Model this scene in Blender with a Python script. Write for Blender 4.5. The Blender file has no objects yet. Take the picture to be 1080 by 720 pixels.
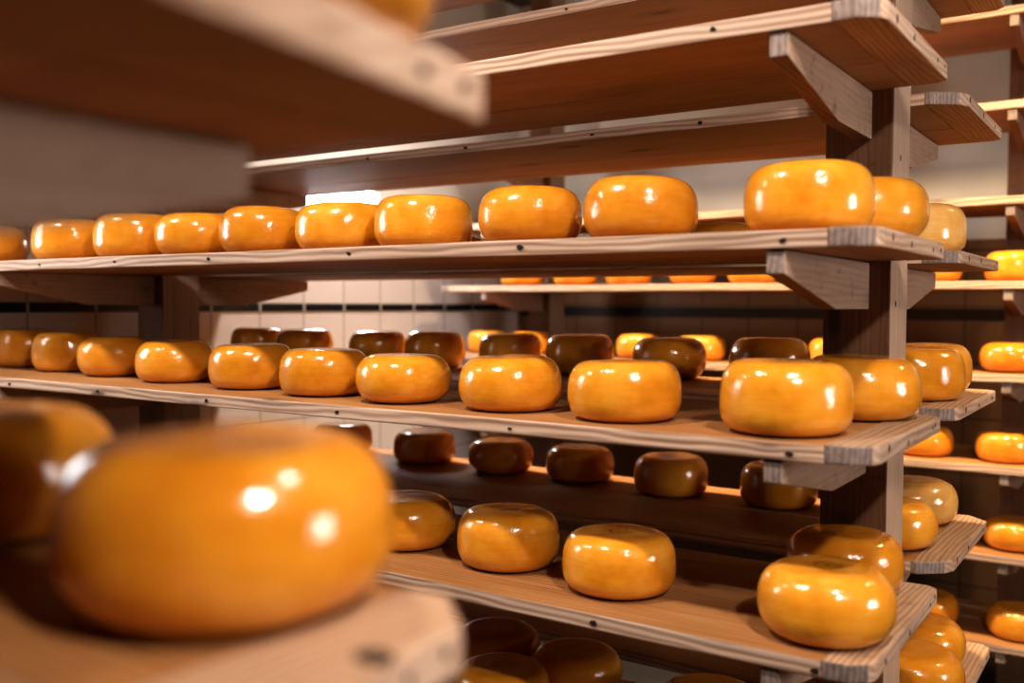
import bpy, bmesh, math, random
from mathutils import Vector, Matrix
random.seed(7)
S = bpy.context.scene
C = S.collection

# ------------------------------------------------------------------ helpers
def new_mat(name):
    m = bpy.data.materials.new(name); m.use_nodes = True
    nt = m.node_tree; nt.nodes.clear()
    out = nt.nodes.new('ShaderNodeOutputMaterial')
    b = nt.nodes.new('ShaderNodeBsdfPrincipled')
    nt.links.new(b.outputs[0], out.inputs[0])
    return m, nt, b

def N(nt, t, **kw):
    n = nt.nodes.new(t)
    for k, v in kw.items():
        if k.startswith('i_'):
            key = k[2:]
            n.inputs[int(key) if key.isdigit() else key.replace('_', ' ')].default_value = v
        else:
            setattr(n, k, v)
    return n

def ramp(nt, stops, interp='LINEAR'):
    r = nt.nodes.new('ShaderNodeValToRGB'); cr = r.color_ramp; cr.interpolation = interp
    while len(cr.elements) > 1: cr.elements.remove(cr.elements[-1])
    for i, (p, c) in enumerate(stops):
        e = cr.elements[0] if i == 0 else cr.elements.new(p)
        e.position = p; e.color = (c[0], c[1], c[2], 1)
    return r

def mix(nt, fac, a, b, blend='MIX'):
    n = nt.nodes.new('ShaderNodeMix'); n.data_type = 'RGBA'; n.blend_type = blend
    for sock, v in ((n.inputs['Factor'], fac), (n.inputs['A'], a), (n.inputs['B'], b)):
        if isinstance(v, bpy.types.NodeSocket): nt.links.new(v, sock)
        elif isinstance(v, (int, float)): sock.default_value = v
        else: sock.default_value = (v[0], v[1], v[2], 1)
    return n.outputs['Result']

def math_n(nt, op, a, b=0.0):
    n = nt.nodes.new('ShaderNodeMath'); n.operation = op
    for i, v in enumerate((a, b)):
        if isinstance(v, bpy.types.NodeSocket): nt.links.new(v, n.inputs[i])
        else: n.inputs[i].default_value = v
    return n.outputs[0]

def wood(name, axis, dark, mid, light, rough=.55, knots=True, stain=0.0, RW=.22, iso=False):
    """procedural pine: growth rings stretched along `axis`, fine streaks, sparse knots"""
    m, nt, b = new_mat(name); L = nt.links.new
    tc = N(nt, 'ShaderNodeTexCoord'); oi = N(nt, 'ShaderNodeObjectInfo')
    off = N(nt, 'ShaderNodeVectorMath', operation='SCALE'); off.inputs[0].default_value = (13.7, 9.1, 17.3)
    L(oi.outputs['Random'], off.inputs['Scale'])
    add = N(nt, 'ShaderNodeVectorMath', operation='ADD')
    L(tc.outputs['Object'], add.inputs[0]); L(off.outputs[0], add.inputs[1])
    def mapped(along, across):
        mp = N(nt, 'ShaderNodeMapping'); s = [across]*3; s[axis] = across*.6 if iso else along
        mp.inputs['Scale'].default_value = s; L(add.outputs[0], mp.inputs['Vector']); return mp.outputs[0]
    # knots
    vo = N(nt, 'ShaderNodeTexVoronoi', feature='F1'); vo.inputs['Scale'].default_value = 1.0
    L(mapped(2.6, 7.0), vo.inputs['Vector'])
    kn = ramp(nt, [(0.0, (1, 1, 1)), (.075, (.85, .85, .85)), (.13, (.25, .25, .25)), (.30, (0, 0, 0))])
    L(vo.outputs['Distance'], kn.inputs[0])
    # rings, warped by low noise and bent around the knots
    n0 = N(nt, 'ShaderNodeTexNoise'); n0.inputs['Scale'].default_value = 1.0; n0.inputs['Detail'].default_value = 3
    L(mapped(1.6, 7.0), n0.inputs['Vector'])
    warp = math_n(nt, 'MULTIPLY', n0.outputs[0], 30.0)
    warp = math_n(nt, 'ADD', warp, math_n(nt, 'MULTIPLY', kn.outputs[0], 6.0))
    sep = N(nt, 'ShaderNodeSeparateXYZ'); L(mapped(4.0, 560.0), sep.inputs[0])
    ax = [0, 1, 2]; ax.remove(axis)
    s = math_n(nt, 'ADD', sep.outputs[ax[0]], math_n(nt, 'MULTIPLY', sep.outputs[ax[1]], .8))
    s = math_n(nt, 'ADD', s, warp)
    rings = math_n(nt, 'MULTIPLY', math_n(nt, 'ADD', math_n(nt, 'SINE', s), 1.0), .5)
    n1 = N(nt, 'ShaderNodeTexNoise'); n1.inputs['Scale'].default_value = 1.0; n1.inputs['Detail'].default_value = 5
    L(mapped(4.0, 130.0), n1.inputs['Vector'])
    n2 = N(nt, 'ShaderNodeTexNoise'); n2.inputs['Scale'].default_value = 1.0; n2.inputs['Detail'].default_value = 4
    L(mapped(2.5, 6.0), n2.inputs['Vector'])
    v = math_n(nt, 'ADD', math_n(nt, 'MULTIPLY', rings, RW), math_n(nt, 'MULTIPLY', n1.outputs[0], .46))
    v = math_n(nt, 'ADD', v, math_n(nt, 'MULTIPLY', n2.outputs[0], .62-RW*.6))
    cr = ramp(nt, [(.28, dark), (.55, mid), (.82, light)]); L(v, cr.inputs[0])
    col = cr.outputs[0]
    if knots:
        col = mix(nt, math_n(nt, 'MULTIPLY', kn.outputs[0], .85), col, (dark[0]*.22, dark[1]*.2, dark[2]*.2))
    if stain:
        n3 = N(nt, 'ShaderNodeTexNoise'); n3.inputs['Scale'].default_value = 26; n3.inputs['Detail'].default_value = 6
        n3.inputs['Roughness'].default_value = .7
        L(add.outputs[0], n3.inputs['Vector'])
        st = ramp(nt, [(.56, (0, 0, 0)), (.72, (1, 1, 1))]); L(n3.outputs[0], st.inputs[0])
        col = mix(nt, math_n(nt, 'MULTIPLY', st.outputs[0], stain), col, (.03, .025, .02))
    tint = ramp(nt, [(0, (.82, .80, .78)), (1, (1.12, 1.1, 1.08))]); L(oi.outputs['Random'], tint.inputs[0])
    col = mix(nt, 1.0, col, tint.outputs[0], 'MULTIPLY')
    L(col, b.inputs['Base Color'])
    b.inputs['Roughness'].default_value = rough
    b.inputs['Specular IOR Level'].default_value = .35
    bp = N(nt, 'ShaderNodeBump'); bp.inputs['Strength'].default_value = .25; bp.inputs['Distance'].default_value = .004
    L(v, bp.inputs['Height']); L(bp.outputs[0], b.inputs['Normal'])
    return m

def cheese_mat(name, base, deep, pale, top_reflection=0.0):
    m, nt, b = new_mat(name); L = nt.links.new
    tc = N(nt, 'ShaderNodeTexCoord'); oi = N(nt, 'ShaderNodeObjectInfo')
    off = N(nt, 'ShaderNodeVectorMath', operation='SCALE'); off.inputs[0].default_value = (7.7, 5.3, 9.9)
    L(oi.outputs['Random'], off.inputs['Scale'])
    add = N(nt, 'ShaderNodeVectorMath', operation='ADD')
    L(tc.outputs['Object'], add.inputs[0]); L(off.outputs[0], add.inputs[1])
    n1 = N(nt, 'ShaderNodeTexNoise'); n1.inputs['Scale'].default_value = 2.2; n1.inputs['Detail'].default_value = 4
    L(add.outputs[0], n1.inputs['Vector'])
    cr = ramp(nt, [(.25, deep), (.5, base), (.80, pale)]); L(n1.outputs[0], cr.inputs[0])
    # faint horizontal streaks left by the cloth and the coating
    mp = N(nt, 'ShaderNodeMapping'); mp.inputs['Scale'].default_value = (1.5, 1.5, 26); L(add.outputs[0], mp.inputs['Vector'])
    n2 = N(nt, 'ShaderNodeTexNoise'); n2.inputs['Scale'].default_value = 1; n2.inputs['Detail'].default_value = 3
    L(mp.outputs[0], n2.inputs['Vector'])
    st = ramp(nt, [(.35, (.88, .85, .8)), (.6, (1.04, 1.04, 1.04))]); L(n2.outputs[0], st.inputs[0])
    col = mix(nt, .4, cr.outputs[0], st.outputs[0], 'MULTIPLY')
    n5 = N(nt, 'ShaderNodeTexNoise'); n5.inputs['Scale'].default_value = 14; n5.inputs['Detail'].default_value = 6
    L(add.outputs[0], n5.inputs['Vector'])
    sp = ramp(nt, [(.66, (0, 0, 0)), (.8, (1, 1, 1))]); L(n5.outputs[0], sp.inputs[0])
    col = mix(nt, math_n(nt, 'MULTIPLY', sp.outputs[0], .15), col, (pale[0], pale[1]*1.05, pale[2]*2.5))
    # per-wheel tint
    tint = ramp(nt, [(0, (.86, .80, .72)), (.5, (1, 1, 1)), (1, (1.07, 1.08, 1.15))]); L(oi.outputs['Random'], tint.inputs[0])
    col = mix(nt, 1.0, col, tint.outputs[0], 'MULTIPLY')
    if top_reflection:  # reflection of the dark shelf interior, painted as rings on the top
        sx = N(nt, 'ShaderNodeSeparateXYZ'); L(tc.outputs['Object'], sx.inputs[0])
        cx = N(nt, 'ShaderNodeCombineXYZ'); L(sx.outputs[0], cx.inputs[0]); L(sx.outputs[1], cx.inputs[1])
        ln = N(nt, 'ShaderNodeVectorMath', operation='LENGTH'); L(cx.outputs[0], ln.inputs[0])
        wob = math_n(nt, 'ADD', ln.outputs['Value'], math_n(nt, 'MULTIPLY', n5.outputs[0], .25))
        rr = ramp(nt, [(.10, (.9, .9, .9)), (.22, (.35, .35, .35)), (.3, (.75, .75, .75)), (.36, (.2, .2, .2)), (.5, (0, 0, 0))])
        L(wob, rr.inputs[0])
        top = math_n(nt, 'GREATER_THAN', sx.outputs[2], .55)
        col = mix(nt, math_n(nt, 'MULTIPLY', math_n(nt, 'MULTIPLY', rr.outputs[0], top), top_reflection), col, (.16, .035, .004))
    L(col, b.inputs['Base Color'])
    b.inputs['Subsurface Weight'].default_value = .12
    b.inputs['Subsurface Radius'].default_value = (.02, .008, .002)
    b.inputs['Subsurface Scale'].default_value = .5
    rg = ramp(nt, [(.35, (.16, .16, .16)), (.7, (.25, .25, .25))]); L(n5.outputs[0], rg.inputs[0])
    L(rg.outputs[0], b.inputs['Roughness'])
    b.inputs['IOR'].default_value = 1.46
    b.inputs['Coat Weight'].default_value = .6; b.inputs['Coat Roughness'].default_value = .10
    n3 = N(nt, 'ShaderNodeTexNoise'); n3.inputs['Scale'].default_value = 3.0; n3.inputs['Detail'].default_value = 4
    n3.inputs['Roughness'].default_value = .55
    L(add.outputs[0], n3.inputs['Vector'])
    bp = N(nt, 'ShaderNodeBump'); bp.inputs['Strength'].default_value = .30; bp.inputs['Distance'].default_value = .007
    L(n3.outputs[0], bp.inputs['Height']); L(bp.outputs[0], b.inputs['Normal']); L(bp.outputs[0], b.inputs['Coat Normal'])
    return m

def plain(name, col, rough=.6, metal=0.0, emit=0.0, noise=.0):
    m, nt, b = new_mat(name)
    if noise:
        n = N(nt, 'ShaderNodeTexNoise'); n.inputs['Scale'].default_value = 9; n.inputs['Detail'].default_value = 5
        tc = N(nt, 'ShaderNodeTexCoord'); nt.links.new(tc.outputs['Object'], n.inputs['Vector'])
        r = ramp(nt, [(.3, [c*(1-noise) for c in col]), (.7, [min(1, c*(1+noise*.5)) for c in col])])
        nt.links.new(n.outputs[0], r.inputs[0]); nt.links.new(r.outputs[0], b.inputs['Base Color'])
    else:
        b.inputs['Base Color'].default_value = (*col, 1)
    b.inputs['Roughness'].default_value = rough; b.inputs['Metallic'].default_value = metal
    if emit:
        b.inputs['Emission Color'].default_value = (*col, 1); b.inputs['Emission Strength'].default_value = emit
    return m

def tile_mat(name, horiz, off, tile, grout, top, rough=.22):
    """glazed square wall tiles (world metres); smooth plaster above height `top`"""
    m, nt, b = new_mat(name); L = nt.links.new
    tc = N(nt, 'ShaderNodeTexCoord'); sx = N(nt, 'ShaderNodeSeparateXYZ'); L(tc.outputs['Object'], sx.inputs[0])
    cx = N(nt, 'ShaderNodeCombineXYZ')
    L(math_n(nt, 'SUBTRACT', sx.outputs[horiz], off), cx.inputs[0]); L(math_n(nt, 'SUBTRACT', sx.outputs[2], .0), cx.inputs[1])
    br = N(nt, 'ShaderNodeTexBrick', offset=0.0, squash=1.0)
    br.inputs['Scale'].default_value = 1; br.inputs['Mortar Size'].default_value = .004; br.inputs['Mortar Smooth'].default_value = .2
    br.inputs['Brick Width'].default_value = .2608; br.inputs['Row Height'].default_value = .2608
    br.inputs['Color1'].default_value = (*tile, 1); br.inputs['Color2'].default_value = (tile[0]*.95, tile[1]*.94, tile[2]*.93, 1)
    br.inputs['Mortar'].default_value = (*grout, 1)
    L(cx.outputs[0], br.inputs['Vector'])
    up = math_n(nt, 'GREATER_THAN', sx.outputs[2], top)
    n = N(nt, 'ShaderNodeTexNoise'); n.inputs['Scale'].default_value = 3; n.inputs['Detail'].default_value = 4
    L(tc.outputs['Object'], n.inputs['Vector'])
    pr = ramp(nt, [(.3, (.66, .60, .52)), (.7, (.76, .71, .63))]); L(n.outputs[0], pr.inputs[0])
    L(mix(nt, up, br.outputs['Color'], pr.outputs[0]), b.inputs['Base Color'])
    rr = mix(nt, up, (rough,)*3, (.8,)*3); L(rr, b.inputs['Roughness'])
    bp = N(nt, 'ShaderNodeBump'); bp.inputs['Strength'].default_value = .3; bp.inputs['Distance'].default_value = .002
    bp.invert = True
    L(math_n(nt, 'MULTIPLY', br.outputs['Fac'], math_n(nt, 'SUBTRACT', 1.0, up)), bp.inputs['Height'])
    L(bp.outputs[0], b.inputs['Normal'])
    return m

def link(name, bm, mats, parent=None, loc=(0, 0, 0)):
    me = bpy.data.meshes.new(name); bm.to_mesh(me); bm.free()
    for mt in (mats if isinstance(mats, (list, tuple)) else [mats]): me.materials.append(mt)
    o = bpy.data.objects.new(name, me); C.objects.link(o); o.location = loc
    if parent: o.parent = parent
    return o

def empty(name, loc):
    o = bpy.data.objects.new(name, None); o.empty_display_size = .05; C.objects.link(o); o.location = loc; return o

def tag(o, label=None, cat=None, group=None, kind=None):
    if label: o['label'] = label
    if cat: o['category'] = cat
    if group: o['group'] = group
    if kind: o['kind'] = kind
    return o

def prism(bm, poly, axis, a, b):
    """extrude a 2-D polygon along axis (0 x, 1 y, 2 z) from a to b"""
    def P(p, t):
        q = list(p); q.insert(axis, t); return Vector(q)
    lo = [bm.verts.new(P(p, a)) for p in poly]; hi = [bm.verts.new(P(p, b)) for p in poly]
    n = len(poly); fs = [bm.faces.new(lo[::-1]), bm.faces.new(hi)]
    for i in range(n): fs.append(bm.faces.new((lo[i], lo[(i+1) % n], hi[(i+1) % n], hi[i])))
    return fs

def bevel(bm, w, seg=2):
    bmesh.ops.recalc_face_normals(bm, faces=bm.faces)
    bmesh.ops.bevel(bm, geom=list(bm.edges), offset=w, segments=seg, profile=.6, affect='EDGES', clamp_overlap=True)
    bmesh.ops.recalc_face_normals(bm, faces=bm.faces)

def box(bm, x0, x1, y0, y1, z0, z1):
    return prism(bm, [(x0, y0), (x1, y0), (x1, y1), (x0, y1)], 2, z0, z1)

def rough_edges(bm, amp, seed, skip_z=False):
    """slow waviness of hand-sawn timber"""
    r = random.Random(seed); ph = [r.uniform(0, 6.28) for _ in range(6)]
    for v in bm.verts:
        v.co.y += amp*(math.sin(v.co.x*7.1+ph[0])+.6*math.sin(v.co.x*17+ph[1]))
        v.co.z += amp*.6*(math.sin(v.co.x*5.3+ph[2])+.5*math.sin(v.co.x*13+ph[3]))

# ------------------------------------------------------------------ materials
W_D, W_M, W_L = (.19, .070, .018), (.37, .172, .058), (.52, .275, .115)      # broad faces of the boards, warm bounce light mixed into the brown
E_D, E_M, E_L = (.27, .150, .090), (.50, .335, .240), (.66, .490, .380)      # sawn edges, bleached, with neutral window light painted in
plank_face = wood('pine_face_x', 0, W_D, W_M, W_L)
plank_edge = wood('pine_edge_x', 0, E_D, E_M, E_L, RW=.42)
batten_face = wood('pine_face_y', 1, W_D, W_M, W_L, stain=.25)
batten_edge = wood('pine_edge_y', 1, E_D, E_M, E_L, stain=.45)
batten_top = wood('pine_top_y', 1, (.24, .125, .065), (.43, .27, .165), (.56, .39, .27), stain=.4, RW=.3)
end_grain = wood('end_grain', 2, (.09, .065, .055), (.25, .19, .165), (.40, .33, .30), knots=False, stain=.8, RW=.16, iso=True)
post_front_shaded = wood('post_front_shaded', 2, (.10, .048, .026), (.20, .10, .053), (.28, .155, .09), stain=.45, RW=.12)  # front face: dirt, plus shade put into the dark brown
post_side_lit = wood('post_side_lit', 2, (.33, .21, .14), (.52, .365, .27), (.62, .46, .36), knots=False)  # same timber on the lit side, light put into the paler colour
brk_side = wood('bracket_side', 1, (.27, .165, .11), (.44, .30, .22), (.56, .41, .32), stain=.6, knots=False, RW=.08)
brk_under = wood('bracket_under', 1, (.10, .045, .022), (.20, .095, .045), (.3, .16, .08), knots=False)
nail_mat = plain('rusty_iron', (.010, .007, .006), .9)
rust_mat = plain('rust_stain', (.10, .035, .015), .8)
CH = cheese_mat('cheese_rind', (.73, .30, .024), (.64, .23, .012), (.79, .38, .055))
CHR = cheese_mat('cheese_rind_with_top_reflection', (.73, .30, .024), (.64, .23, .012), (.79, .38, .055), top_reflection=.8)
CHP = cheese_mat('cheese_rind_pale_reflection', (.78, .43, .12), (.72, .34, .07), (.84, .55, .22))  # light reflected off the rind is painted in as pale tan

# ------------------------------------------------------------------ cheese wheels (unit radius 1, unit height 1)
def wheel_bm(seed, a=.42, e=2.5, sag=.0):
    r = random.Random(seed)
    prof = [(0.0, 0.0)]
    n = 12
    for i in range(n+1):
        t = -math.pi/2 + math.pi/2*i/n
        prof.append(((1-a)+a*abs(math.cos(t))**(2/e), .5-.5*abs(math.sin(t))**(2/e)))
    for i in range(1, n+1):
        t = math.pi/2*i/n
        prof.append(((1-a)+a*abs(math.cos(t))**(2/e), .5+.5*abs(math.sin(t))**(2/e)))
    # flat faces get rings of their own so that the slight dish is smooth
    prof = [(0, 0), (.25, 0), (.48, 0)] + prof[1:] + [(.48, 1), (.25, 1), (0, 1)]
    bm = bmesh.new(); SEG = 72; rings = []
    k = [r.uniform(-1, 1) for _ in range(8)]
    for (pr, pz) in prof:
        if pr == 0: rings.append([bm.verts.new((0, 0, pz))]); continue
        row = []
        for j in range(SEG):
            th = 2*math.pi*j/SEG
            w = 1 + .010*k[0]*math.cos(2*th+k[1]*3) + .006*k[2]*math.cos(3*th+k[3]*3) + .004*k[4]*math.cos(5*th+k[5]*3)
            zz = pz
            bulge = 1 + .035*(.5-pz)*2*sag
            if pz > .5: zz = pz + .022*k[6]*math.cos(th+k[7]*3)*pr*(pz-.5)*2
            row.append(bm.verts.new((pr*w*bulge*math.cos(th), pr*w*bulge*math.sin(th), zz)))
        rings.append(row)
    for a_, b_ in zip(rings, rings[1:]):
        for j in range(SEG):
            j2 = (j+1) % SEG
            if len(a_) == 1: bm.faces.new((a_[0], b_[j2], b_[j]))
            elif len(b_) == 1: bm.faces.new((a_[j], a_[j2], b_[0]))
            else: bm.faces.new((a_[j], a_[j2], b_[j2], b_[j]))
    bmesh.ops.recalc_face_normals(bm, faces=bm.faces)
    for f in bm.faces: f.smooth = True
    return bm

WHEELS = {}
def wheel_mesh(kind, seed):
    key = (kind, seed)
    if key not in WHEELS:
        me = bpy.data.meshes.new('round_cheese')
        bm = wheel_bm(seed*31+5, a=(.40, .44, .47, .42)[seed % 4], e=(2.6, 2.4, 2.3, 2.8)[seed % 4], sag=(.6, 1.0, .2, .8)[seed % 4])
        bm.to_mesh(me); bm.free()
        me.materials.append({'o': CH, 'r': CHR, 'p': CHP}[kind]); WHEELS[key] = me
    return WHEELS[key]

n_wheel = [0]
def wheel(x, y, z, R, H, label, group, kind='o'):
    o = bpy.data.objects.new('round_cheese', wheel_mesh(kind, n_wheel[0] % 4)); n_wheel[0] += 1
    C.objects.link(o); o.location = (x, y, z); o.scale = (R, R, H)
    o.rotation_euler.z = random.uniform(0, 6.28)
    return tag(o, label, 'cheese', group)

# ------------------------------------------------------------------ shelves, posts and brackets
def shelf(label, group, X0, X1, Y0, Y1, top, T, seed, edge_nails=(), chf=.034, chb=.018, bw=.074, skew=0.0):
    """loose shelf: three planks with an end batten nailed across either end"""
    cx, cy = (X0+X1)/2, (Y0+Y1)/2
    root = empty('wooden_shelf', (cx, cy, top-T)); tag(root, label, 'shelf', group)
    W = Y1-Y0; cuts = [0, .56, .84, 1.0]
    xa, xb = X0+bw-cx, X1-bw-cx
    rr = random.Random(seed)
    for i in range(3):
        ya, yb = Y0+W*cuts[i]-cy, Y0+W*cuts[i+1]-cy
        if i: ya += .0018
        ym = (ya+yb)/2; hw = (yb-ya)/2
        bm = bmesh.new(); fs = []
        n = 26; xs = [xa+(xb-xa)*k/n for k in range(n+1)]
        dz = rr.uniform(-.0012, .0008) if i else 0
        prev = None
        for x in xs:
            ring = [bm.verts.new((x, s*hw, zz)) for s, zz in ((-1, 0), (1, 0), (1, T+dz), (-1, T+dz))]
            if prev:
                for q in range(4): bm.faces.new((prev[q], prev[(q+1) % 4], ring[(q+1) % 4], ring[q]))
            else: bm.faces.new(ring)
            prev = ring
        bm.faces.new(prev[::-1])
        bmesh.ops.recalc_face_normals(bm, faces=bm.faces)
        long_e = [e for e in bm.edges if abs((e.verts[0].co-e.verts[1].co).x) > .001 and len(e.link_faces) == 2 and e.calc_face_angle(0) > .5]
        bmesh.ops.bevel(bm, geom=long_e, offset=.0035, segments=2, profile=.55, affect='EDGES')
        bmesh.ops.recalc_face_normals(bm, faces=bm.faces)
        if i == 0: rough_edges(bm, .0007, seed)
        for f in bm.faces: f.material_index = 1 if abs(f.normal.y) > .45 else 0
        pl = link('plank', bm, [plank_face, plank_edge], root, (0, ym, 0))
        if i == 0:
            for (nx, nz, sz) in edge_nails:
                b2 = bmesh.new(); r = random.Random(int(nx*999))
                poly = [(sz*.8*(1+.4*r.uniform(-1, 1))*1.25*math.cos(t*.785), sz*.62*(1+.4*r.uniform(-1, 1))*math.sin(t*.785)) for t in range(8)]
                prism(b2, poly, 1, -.0012, .006)
                link('nail', b2, nail_mat, pl, (nx-cx, -hw-.0012, nz))
    for s in (-1, 1):
        a_, b_ = (X1-bw, X1) if s > 0 else (X0, X0+bw)
        cxx = (a_+b_)/2; h = bw/2; hy = W/2
        # outline seen from above with cut corners at the outer end
        poly = [(-s*h, -hy), (s*(h-chf), -hy), (s*(h-chf*.22), -hy+chf*.62), (s*h, -hy+chf*1.15), (s*h, hy-chb*1.1), (s*(h-chb), hy), (-s*h, hy)]
        if skew and s > 0: poly = [(px+(skew*(hy-py) if px > 0 else 0), py) for px, py in poly]
        if s < 0: poly = poly[::-1]
        bm = bmesh.new(); prism(bm, poly, 2, 0, T+.001); bevel(bm, .004, 2)
        for f in bm.faces:
            f.material_index = 2 if f.normal.y < -.55 or f.normal.y > .8 else (1 if abs(f.normal.x) > .5 else (3 if f.normal.z > .5 else 0))
        bt = link('end_batten', bm, [batten_face, batten_edge, end_grain, batten_top], root, (cxx-cx, 0, 0))
        if s > 0:
            for k, (fy, fz, sz) in enumerate(((.16, .55, .0055), (.46, .5, .0042), (.80, .5, .003), (.88, .62, .003))):
                b2 = bmesh.new(); r = random.Random(seed*10+k)
                poly = [(sz*(1+.3*r.uniform(-1, 1))*.8*math.cos(t*.785), sz*(1+.3*r.uniform(-1, 1))*1.2*math.sin(t*.785)) for t in range(8)]
                prism(b2, poly, 0, -.006, .0008)
                link('nail', b2, rust_mat if (k == 0 and seed % 2) else nail_mat, bt, (h+skew*(W-W*fy), -hy+W*(fy+rr.uniform(-.05, .05)), T*(fz+rr.uniform(-.12, .12))))
    return root

def post(parent, x0, x1, y0, y1, z0, z1, px, py):
    bm = bmesh.new(); hx, hy = (x1-x0)/2, (y1-y0)/2
    box(bm, -hx, hx, -hy, hy, 0, z1-z0); bevel(bm, .004, 2)
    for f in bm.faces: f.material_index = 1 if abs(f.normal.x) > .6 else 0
    o = link('post', bm, [post_front_shaded, post_side_lit], parent, ((x0+x1)/2-px, (y0+y1)/2-py, z0))
    return o

def bracket(parent, x0, x1, ya, tip, ztop, h, px, py):
    """wedge from the post face at ya out to tip; deep at the post, thin at the tip"""
    d = 1 if tip > ya else -1; Lr = abs(tip-ya)
    poly = [(0, -h), (0, 0), (Lr*d, 0), (Lr*d, -h*.40), (Lr*.45*d, -h)]
    bm = bmesh.new(); prism(bm, poly, 0, -(x1-x0)/2, (x1-x0)/2); bevel(bm, .003, 2)
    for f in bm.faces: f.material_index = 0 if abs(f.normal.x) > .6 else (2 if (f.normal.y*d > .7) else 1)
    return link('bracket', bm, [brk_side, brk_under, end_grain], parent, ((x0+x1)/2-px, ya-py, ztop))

FLOOR, CEIL = -1.62, 1.78
# ---- main rack
XE = -.358; YF, YB, YF2, YB2 = 1.5, 2.027, 2.179, 2.748
XL = -3.262
posts_x = [(-.592, -.4585), (-2.88, -2.746)]
mr = empty('storage_rack', (-1.67, 2.10, FLOOR)); tag(mr, 'main wooden rack frame of posts and wedge brackets carrying both sides of shelves', 'rack')
MX, MY = -1.67, 2.10
LV = [('s-1', .757+.03, .745+.025), ('s0', .457, .444), ('s1', .119, .115), ('s2', -.212, -.2126), ('s3', -.545, -.5407), ('s4', -.876, -.870)]
TF, TB = .0295, .026
for (a, b) in posts_x:
    p = post(mr, a, b, YB+.002, YF2-.003, FLOOR, CEIL-.002, MX, MY); p.location.z = 0
    for (_, zf, zb) in LV:
        for o in (bracket(mr, b-.0715, b-.0415, YB+.003, YF+.008, zf-TF-.0018, .094, MX, MY),
                  bracket(mr, b-.0765, b-.0465, YF2-.003, YB2-.02, zb-TB-.0018, .094, MX, MY)):
            o.location.z -= FLOOR
for k, (yy, zz) in enumerate(((2.09, .30), (2.13, .72), (2.07, .005), (2.12, -.30), (2.10, -.62))):
    b2 = bmesh.new(); prism(b2, [(.0035*math.cos(t*1.05), .007*math.sin(t*1.05)) for t in range(6)], 0, -.004, .0008)
    link('nail', b2, nail_mat, [c for c in mr.children if c.name.startswith('post')][0], (.0667, yy-2.1015, zz-FLOOR))

G_F = 'shelves on the near side of the main rack'; G_B = 'shelves on the far side of the main rack'
lab = {
 's-1': ('topmost wooden shelf at the top edge of the picture, near side of main rack', 'topmost wooden shelf at the top edge of the picture, far side of main rack'),
 's0': ('empty wooden shelf above the upper cheese row, near side of main rack', 'empty wooden shelf behind and below the empty near shelf, far side of main rack'),
 's1': ('wooden shelf at eye level under the upper cheese row, near side of main rack', 'wooden shelf at eye level behind the right post, far side of main rack'),
 's2': ('wooden shelf under the long middle cheese row, near side of main rack', 'wooden shelf under the shadowed middle cheese row, far side of main rack'),
 's3': ('wooden shelf under the lower cheese row, near side of main rack', 'worn wooden shelf with cut corner under the lower shadowed cheeses, far side of main rack'),
 's4': ('bottom visible wooden shelf under the watermark area, near side of main rack', 'bottom visible wooden shelf at the lower right, far side of main rack'),
}
lab['s4'] = ('lowest wooden shelf in view, near side of main rack', lab['s4'][1])
nails = {'s0': [(-1.27, .015, .006), (-.62, .016, .006)], 's1': [(-2.56, .014, .004), (-2.22, .015, .005), (-1.86, .014, .005), (-1.415, .015, .006), (-.99, .016, .006), (-.5, .013, .006)],
         's2': [(-2.72, .012, .005), (-2.3, .013, .005), (-1.87, .014, .005), (-1.45, .014, .005), (-1.01, .012, .004), (-.485, .012, .006)],
         's3': [(-1.42, .015, .006), (-.83, .013, .007), (-.44, .012, .006)]}
nails_b = {'s-1': [(-2.2, .012, .005), (-1.3, .012, .005)], 's0': [(-1.98, .012, .006), (-1.62, .013, .006), (-1.22, .012, .006), (-.93, .013, .006)]}
for i, (k, zf, zb) in enumerate(LV):
    shelf(lab[k][0], G_F, XL, XE, YF, YB, zf, TF, 11+i, nails.get(k, ()))
    shelf(lab[k][1], G_B, XL, XE+(-.01 if k == 's3' else 0), YF2, YB2, zb, TB, 31+i, nails_b.get(k, ()), chf=.06 if k in ('s0', 's3') else .03, chb=.045 if k == 's3' else .02)

# ---- far rack against the back wall
FY, FB = 3.87, 4.40
fposts = [(-.554, -.42), (-2.85, -2.716)]
fr = empty('storage_rack', (-1.6, 4.47, FLOOR)); tag(fr, 'far wooden rack frame standing along the tiled back wall beyond the second aisle', 'rack')
FLV = [1.06, .729, .393, .092, -.241, -.572, -.894, -1.218]
for (a, b) in fposts:
    p = post(fr, a, b, FB+.002, FB+.15, FLOOR, CEIL-.002, -1.6, 4.47); p.location.z = 0
    for z in FLV:
        o = bracket(fr, b-.0715, b-.0415, FB+.003, FY+.008, z-TF-.0018, .094, -1.6, 4.47); o.location.z -= FLOOR
flab = ['highest visible shelf of the far rack, at the top right corner', 'empty far rack shelf just above the white wall strip, second from top',
        'empty far rack shelf directly above its topmost cheeses', 'far rack shelf under its topmost cheese row, near eye level',
        'far rack shelf under its second cheese row', 'far rack shelf under its third cheese row', 'far rack shelf under its fourth cheese row', 'far rack shelf under its fifth and lowest cheese row']
for i, z in enumerate(FLV):
    shelf('pale wooden '+flab[i], 'shelves of the far rack', -3.055, -.27, FY, FB, z, TF, 61+i)

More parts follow.
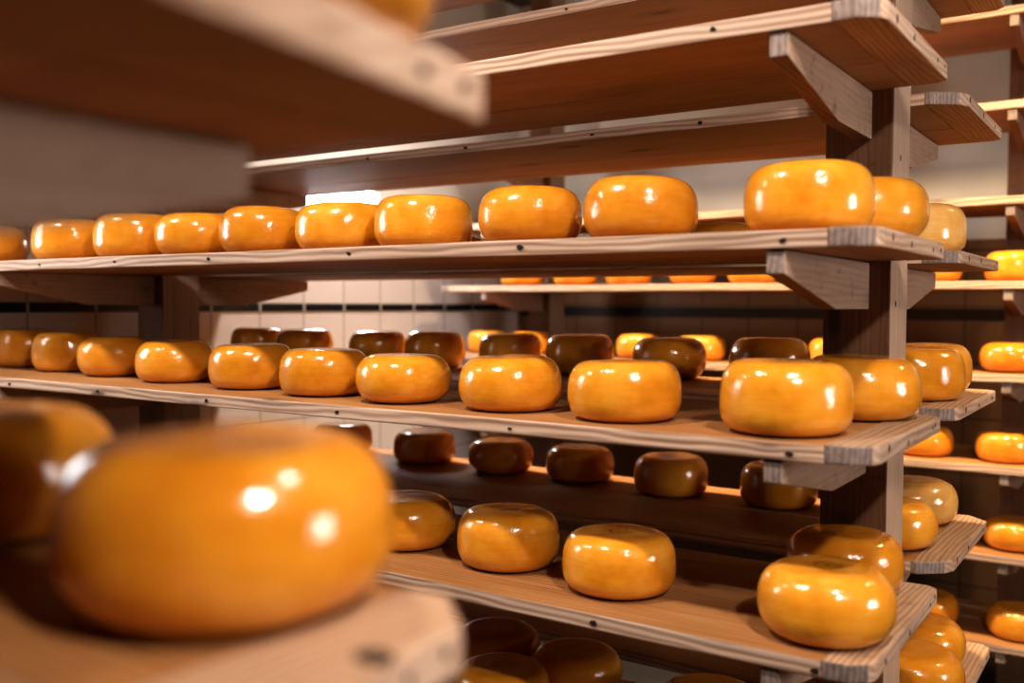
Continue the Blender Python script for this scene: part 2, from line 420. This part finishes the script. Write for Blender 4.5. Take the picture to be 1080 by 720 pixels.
# ---- foreground rack
GX, GY0, GY1 = -.385, -.04, .525
gr = empty('storage_rack', (-1.6, -.12, FLOOR)); tag(gr, 'blurred foreground rack frame whose pinkish wedge bracket juts in at upper left', 'rack')
p = post(gr, -.62, -.486, GY0-.15, GY0-.002, FLOOR, CEIL-.002, -1.6, -.12); p.location.z = 0
p = post(gr, -2.91, -2.776, GY0-.15, GY0-.002, FLOOR, CEIL-.002, -1.6, -.12); p.location.z = 0
GU, GL = .142, -.198
for b in (-.486, -2.776):
    for z in (GU, GL):
        o = bracket(gr, b-.085, b-.05, GY0-.003, GY1-.055, z-.03-.0018, .094, -1.6, -.12); o.location.z -= FLOOR
shelf('blurred wooden shelf filling the upper left foreground', 'shelves of the foreground rack', -3.0, -.358, GY0, GY1-.01, GU, .030, 91, skew=.19)
shelf('blurred wooden shelf at lower left under the big foreground cheese', 'shelves of the foreground rack', -3.0, -.362, GY0, GY1-.002, GL, .030, 92, chb=.04, skew=.10)
fg_shelf = [o for o in bpy.data.objects if str(o.get('label', '')).startswith('blurred wooden shelf at lower left')][0]
bt = max((c for c in fg_shelf.children if c.name.startswith('end_batten')), key=lambda c: c.location.x)
b2 = bmesh.new(); prism(b2, [(.013*math.cos(t*.63), .010*math.sin(t*.63)) for t in range(10)], 2, -.004, .0008)
link('knot', b2, nail_mat, bt, (-.364-fg_shelf.location.x-bt.location.x, .405-fg_shelf.location.y, .031))

# ------------------------------------------------------------------ the cheeses
ORD = ['first', 'second', 'third', 'fourth', 'fifth', 'sixth', 'seventh', 'eighth', 'ninth', 'tenth', 'eleventh', 'twelfth']
def row(data, z, fmt, group, kinds={}):
    data = sorted(data, key=lambda d: -d[0])
    for i, (x, y, R, H) in enumerate(data):
        w = 'rightmost' if i == 0 else ('leftmost' if i == len(data)-1 else ORD[i]+' from right')
        wheel(x, y, z+.001, R, H, fmt % w, group, kinds.get(i, 'o'))
S1 = [(-3.06, 1.635, .108, .121), (-2.627, 1.639, .109, .120), (-2.330, 1.640, .109, .119), (-2.090, 1.656, .108, .110), (-1.840, 1.653, .108, .112),
      (-1.587, 1.661, .108, .108), (-1.345, 1.658, .106, .111), (-1.070, 1.657, .105, .113), (-.823, 1.653, .106, .115), (-.508, 1.651, .107, .115)]
row(S1, .119, 'glossy orange cheese wheel, %s in the upper near row of main rack', 'cheeses in the upper near row')
wheel(-.474, 1.891, .120, .110, .114, 'orange cheese wheel beside the post, second row behind the rightmost upper cheese', 'cheeses at the right end of the main rack')
S2 = [(-3.152, 1.80, .104, .124), (-2.866, 1.771, .106, .120), (-2.555, 1.724, .103, .113), (-2.236, 1.691, .104, .110), (-1.920, 1.679, .105, .109),
      (-1.642, 1.656, .104, .106), (-1.383, 1.635, .104, .102), (-1.104, 1.639, .105, .107), (-.838, 1.625, .106, .108), (-.531, 1.616, .109, .120)]
row(S2, -.212, 'shiny orange cheese wheel, %s in the middle near row of main rack', 'cheeses in the middle near row')
wheel(-.485, 1.912, -.211, .110, .116, 'orange cheese wheel touching the post front, behind the rightmost middle row cheese', 'cheeses at the right end of the main rack')
S3 = [(-1.425, 1.703, .108, .109), (-1.143, 1.692, .108, .115), (-.867, 1.664, .109, .110), (-.460, 1.620, .110, .116)]
row(S3, -.545, 'orange cheese wheel with dark reflection on top, %s in the lower near row', 'cheeses in the lower near row', {0: 'r', 1: 'r', 2: 'r'})
wheel(-.506, 1.901, -.544, .108, .114, 'orange cheese wheel tucked behind the rightmost lower row cheese, against the post', 'cheeses at the right end of the main rack')
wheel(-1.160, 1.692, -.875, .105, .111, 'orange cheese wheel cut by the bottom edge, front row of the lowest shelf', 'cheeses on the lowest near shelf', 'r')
row([(-1.33, 1.92, .107, .100), (-1.10, 1.90, .106, .100), (-.756, 1.86, .107, .100)], -.876, 'dark shadowed cheese wheel, %s at the back of the lowest near shelf', 'shadowed cheeses at the back of the lowest shelf')
# far side of the main rack
wheel(-.479, 2.327, .116, .108, .108, 'pale reflecting cheese wheel at the far shelf end, right of the post at eye level', 'cheeses at the right end of the main rack', 'p')
row([(-1.064, 2.625, .099, .115), (-1.979, 2.610, .108, .111), (-1.322, 2.610, .108, .111)], .115, 'mostly hidden cheese wheel peeking behind the upper near row, %s', 'hidden cheeses behind the upper row')
wheel(-.484, 2.384, -.2116, .109, .116, 'orange cheese wheel right of the post, front one on the middle far shelf', 'cheeses at the right end of the main rack')
wheel(-.505, 2.622, -.2116, .107, .117, 'orange cheese wheel right of the post on the middle far shelf, rear one', 'cheeses at the right end of the main rack')
B2 = [(-2.960, 2.626, .107, .118), (-2.710, 2.631, .106, .117), (-2.345, 2.633, .105, .117), (-2.089, 2.637, .105, .120), (-1.777, 2.638, .104, .118),
      (-1.515, 2.634, .106, .121), (-1.210, 2.627, .107, .118), (-.908, 2.625, .109, .125)]
row(B2, -.2126, 'dark brown backlit cheese wheel, %s of the middle far row', 'backlit cheeses on the middle far shelf')
wheel(-.522, 2.315, -.5397, .107, .099, 'orange cheese wheel right of the post on the lower far shelf, front one', 'cheeses at the right end of the main rack')
wheel(-.526, 2.598, -.5397, .107, .105, 'tan orange cheese wheel right of the post on the lower far shelf, rear one', 'cheeses at the right end of the main rack', 'p')
B3 = [(-2.504, 2.62, .107, .103), (-2.123, 2.621, .106, .105), (-1.787, 2.600, .105, .104), (-1.501, 2.617, .106, .105), (-1.179, 2.581, .106, .109), (-.869, 2.599, .103, .111)]
row(B3, -.5407, 'dark backlit cheese wheel, %s of the lower far row under the middle shelf', 'backlit cheeses on the lower far shelf')
wheel(-.455, 2.292, -.869, .107, .106, 'orange cheese wheel at lower right beside the post, front one on the bottom far shelf', 'cheeses at the right end of the main rack')
wheel(-.488, 2.52, -.869, .107, .107, 'orange cheese wheel at lower right, rear one on the bottom far shelf', 'cheeses at the right end of the main rack')
# far rack
R = {.092: [-.469, -.758, -2.057, -2.338, -1.742, -1.469, -2.641], -.241: [-.480, -2.839, -2.594, -1.999, -1.703, -1.118], -.572: [-.487, -.774], -.894: [-.456], -1.218: [-.436, -.746]}
RN = ['topmost', 'second', 'third', 'fourth', 'fifth and lowest']
for n, (z, xs) in enumerate(R.items()):
    row([(x, 4.02, .107, .110) for x in xs], z, 'bright yellow cheese wheel, %s in the {} filled row of the far rack'.format(RN[n]) if len(xs) > 1 else 'bright yellow cheese wheel at the right end of the %s filled row, far rack'.replace('%s', RN[n]) + '%.0s', 'cheeses on the far rack')
# foreground
wheel(-.515, .430, GL+.002, .109, .109, 'large blurred orange cheese wheel in the lower left foreground', 'foreground cheeses')
wheel(-.846, .443, GL+.002, .108, .106, 'blurred orange cheese wheel cut by the left edge, behind the large foreground one', 'foreground cheeses')
wheel(-.435, .375, GU+.002, .108, .111, 'blurred cheese wheel at the top edge on the upper foreground shelf', 'foreground cheeses')

# ------------------------------------------------------------------ the room
RX0, RX1, RY0, RY1 = -3.281, 2.6, -1.6, 4.95
def slab(name, x0, x1, y0, y1, z0, z1, mat):
    bm = bmesh.new(); box(bm, x0, x1, y0, y1, z0, z1); bmesh.ops.recalc_face_normals(bm, faces=bm.faces)
    return tag(link(name, bm, mat), kind='structure')
left_tiles = tile_mat('left_wall_tiles', 1, 1.8745, (.76, .68, .65), (.36, .32, .30), .31)
shaded_back_tiles = tile_mat('back_wall_tiles_shaded', 0, -1.83, (.22, .115, .055), (.08, .045, .03), .31)  # shade under the shelves painted in as dark brown tiles and grout
plaster = plain('warm_plaster', (.13, .095, .07), .85, noise=.15)
concrete = plain('dark_floor_concrete', (.025, .018, .014), .7, noise=.4)
slab('floor', RX0-.1, RX1+.1, RY0-.1, RY1+.1, FLOOR-.1, FLOOR, concrete)
slab('ceiling', RX0-.1, RX1+.1, RY0-.1, RY1+.1, CEIL, CEIL+.1, plaster)
slab('wall_back', RX0-.1, RX1+.1, RY1, RY1+.1, FLOOR, CEIL, shaded_back_tiles)
slab('wall_front', RX0-.1, RX1+.1, RY0-.1, RY0, FLOOR, CEIL, plaster)
# left wall with a window opening
WY0, WY1, WZ0, WZ1 = 3.18, 3.69, .34, .58
UY0, UY1, UZ0, UZ1 = .62, 1.22, .02, .80
bm = bmesh.new()
for (y0, y1, z0, z1) in ((RY0, UY0, FLOOR, CEIL), (UY0, UY1, FLOOR, UZ0), (UY0, UY1, UZ1, CEIL), (UY1, WY0, FLOOR, CEIL), (WY1, RY1, FLOOR, CEIL), (WY0, WY1, FLOOR, WZ0), (WY0, WY1, WZ1, CEIL)):
    box(bm, RX0-.1, RX0, y0, y1, z0, z1)
bmesh.ops.recalc_face_normals(bm, faces=bm.faces)
tag(link('wall_left', bm, left_tiles), kind='structure')
# right wall with a wide window opening
VY0, VY1, VZ0, VZ1 = 1.65, 2.40, -.28, .52
bm = bmesh.new()
for (y0, y1, z0, z1) in ((RY0, VY0, FLOOR, CEIL), (VY1, RY1, FLOOR, CEIL), (VY0, VY1, FLOOR, VZ0), (VY0, VY1, VZ1, CEIL)):
    box(bm, RX1, RX1+.1, y0, y1, z0, z1)
bmesh.ops.recalc_face_normals(bm, faces=bm.faces)
tag(link('wall_right', bm, plaster), kind='structure')
day1 = plain('daylight_pane', (.93, .96, 1.0), .3, emit=9.0)
day0 = plain('daylight_pane_small', (.95, .97, 1.0), .3, emit=55.0)
day2 = plain('daylight_pane_wide', (1.0, .93, .88), .3, emit=22.0)
frame_m = plain('white_frame', (.7, .68, .64), .5)
def window(name, x0, x1, y0, y1, z0, z1, pane, bars):
    w = empty(name, ((x0+x1)/2, (y0+y1)/2, z0)); tag(w, kind='structure')
    cx, cy = (x0+x1)/2, (y0+y1)/2; t = .022
    bm = bmesh.new(); hx = (x1-x0)/2; hy = (y1-y0)/2; h = z1-z0
    box(bm, -hx, hx, -hy, -hy+t, 0, h); box(bm, -hx, hx, hy-t, hy, 0, h); box(bm, -hx, hx, -hy+t, hy-t, 0, t); box(bm, -hx, hx, -hy+t, hy-t, h-t, h)
    for k in range(1, bars+1):
        yy = -hy+2*hy*k/(bars+1); box(bm, -hx, hx, yy-t/2, yy+t/2, t, h-t)
    bmesh.ops.recalc_face_normals(bm, faces=bm.faces)
    link('window_frame', bm, frame_m, w)
    bm = bmesh.new(); box(bm, -.004, .004, -hy+t, hy-t, t, h-t); bmesh.ops.recalc_face_normals(bm, faces=bm.faces)
    link('window_pane', bm, pane, w)
window('window_1', RX0-.06, RX0-.01, WY0, WY1, WZ0, WZ1, day0, 0)
window('window_2', RX1+.02, RX1+.07, VY0, VY1, VZ0, VZ1, day2, 1)
window('window_3', RX0-.06, RX0-.01, UY0, UY1, UZ0, UZ1, day1, 1)
# dark tile bands
def band_mat(name, horiz, off):
    m, nt, b = new_mat(name); L = nt.links.new
    tc = N(nt, 'ShaderNodeTexCoord'); sx = N(nt, 'ShaderNodeSeparateXYZ'); L(tc.outputs['Object'], sx.inputs[0])
    f = math_n(nt, 'FRACT', math_n(nt, 'ADD', math_n(nt, 'DIVIDE', math_n(nt, 'SUBTRACT', sx.outputs[horiz], off), .2608), 20.5))
    d = math_n(nt, 'ABSOLUTE', math_n(nt, 'SUBTRACT', f, .5))
    g = math_n(nt, 'LESS_THAN', d, .022)
    L(mix(nt, g, (.012, .014, .014), (.5, .47, .44)), b.inputs['Base Color']); b.inputs['Roughness'].default_value = .2
    return m
slab('trim_1', RX0, RX0+.004, RY0, RY1, -.034, .0, band_mat('dark_tile_band_left', 1, 1.8745))
slab('trim_2', RX0+.004, RX1, RY1-.004, RY1, -.066, -.010, plain('dark_tile_band_back', (.012, .014, .014), .2))

# ------------------------------------------------------------------ lamps
def area(name, loc, target, size, power, col, sy=None):
    l = bpy.data.lights.new(name, 'AREA'); l.energy = power; l.color = col
    l.spread = math.radians(130); l.shape = 'RECTANGLE' if sy else 'DISK'; l.size = size
    if sy: l.size_y = sy
    o = bpy.data.objects.new(name, l); C.objects.link(o); o.location = loc
    o.rotation_euler = (Vector(target)-Vector(loc)).to_track_quat('-Z', 'Y').to_euler(); return o
WARM = (1.0, .72, .42); NEUT = (1.0, .88, .79)
for i, x in enumerate((-2.6, -1.25, .1)):
    area('aisle_or_fill_lamp', (x, .82, 1.15), (x, 1.35, 0), .10, (10.5, 11.5, 10.5)[i], NEUT)
area('aisle_or_fill_lamp', (.75, .15, 1.15), (-.5, .7, -.1), .12, 18, NEUT)  # added fill lamp near the camera, brightens foreground cheese and shelf ends
for i, x in enumerate((-2.7, -1.6, -.5, .6)):
    area('aisle_or_fill_lamp', (x, 3.20, (1.7, 1.3, 1.3, 1.3)[i]), (x, 3.5, 0), .14, (27, 29, 28, 22)[i], ((1, .92, .88), WARM, WARM, WARM)[i])

w = bpy.data.worlds.new('world'); S.world = w; w.use_nodes = True
w.node_tree.nodes['Background'].inputs[0].default_value = (.5, .42, .36, 1); w.node_tree.nodes['Background'].inputs[1].default_value = .01

# ------------------------------------------------------------------ camera
F, PSI, P, RO = 1031.07, .5913, .0376, .0041
fw = Vector((-math.sin(PSI)*math.cos(P), math.cos(PSI)*math.cos(P), -math.sin(P)))
rt = Vector((math.cos(PSI), math.sin(PSI), 0)); up = rt.cross(fw)
rt2 = rt*math.cos(RO)+up*math.sin(RO); up2 = up*math.cos(RO)-rt*math.sin(RO)
cam = bpy.data.cameras.new('camera'); co = bpy.data.objects.new('camera', cam); C.objects.link(co)
M = Matrix((rt2, up2, -fw)).transposed().to_4x4(); co.matrix_world = M
cam.sensor_fit = 'HORIZONTAL'; cam.sensor_width = 36; cam.lens = F/1080*36; cam.clip_start = .02
cam.dof.use_dof = True; cam.dof.focus_distance = 2.15; cam.dof.aperture_fstop = 34.37/18.0; cam.dof.aperture_blades = 9
S.camera = co
S.view_settings.view_transform = 'Standard'; S.view_settings.look = 'Medium High Contrast'; S.view_settings.exposure = 0.0
S.cycles.max_bounces = 8; S.cycles.diffuse_bounces = 3
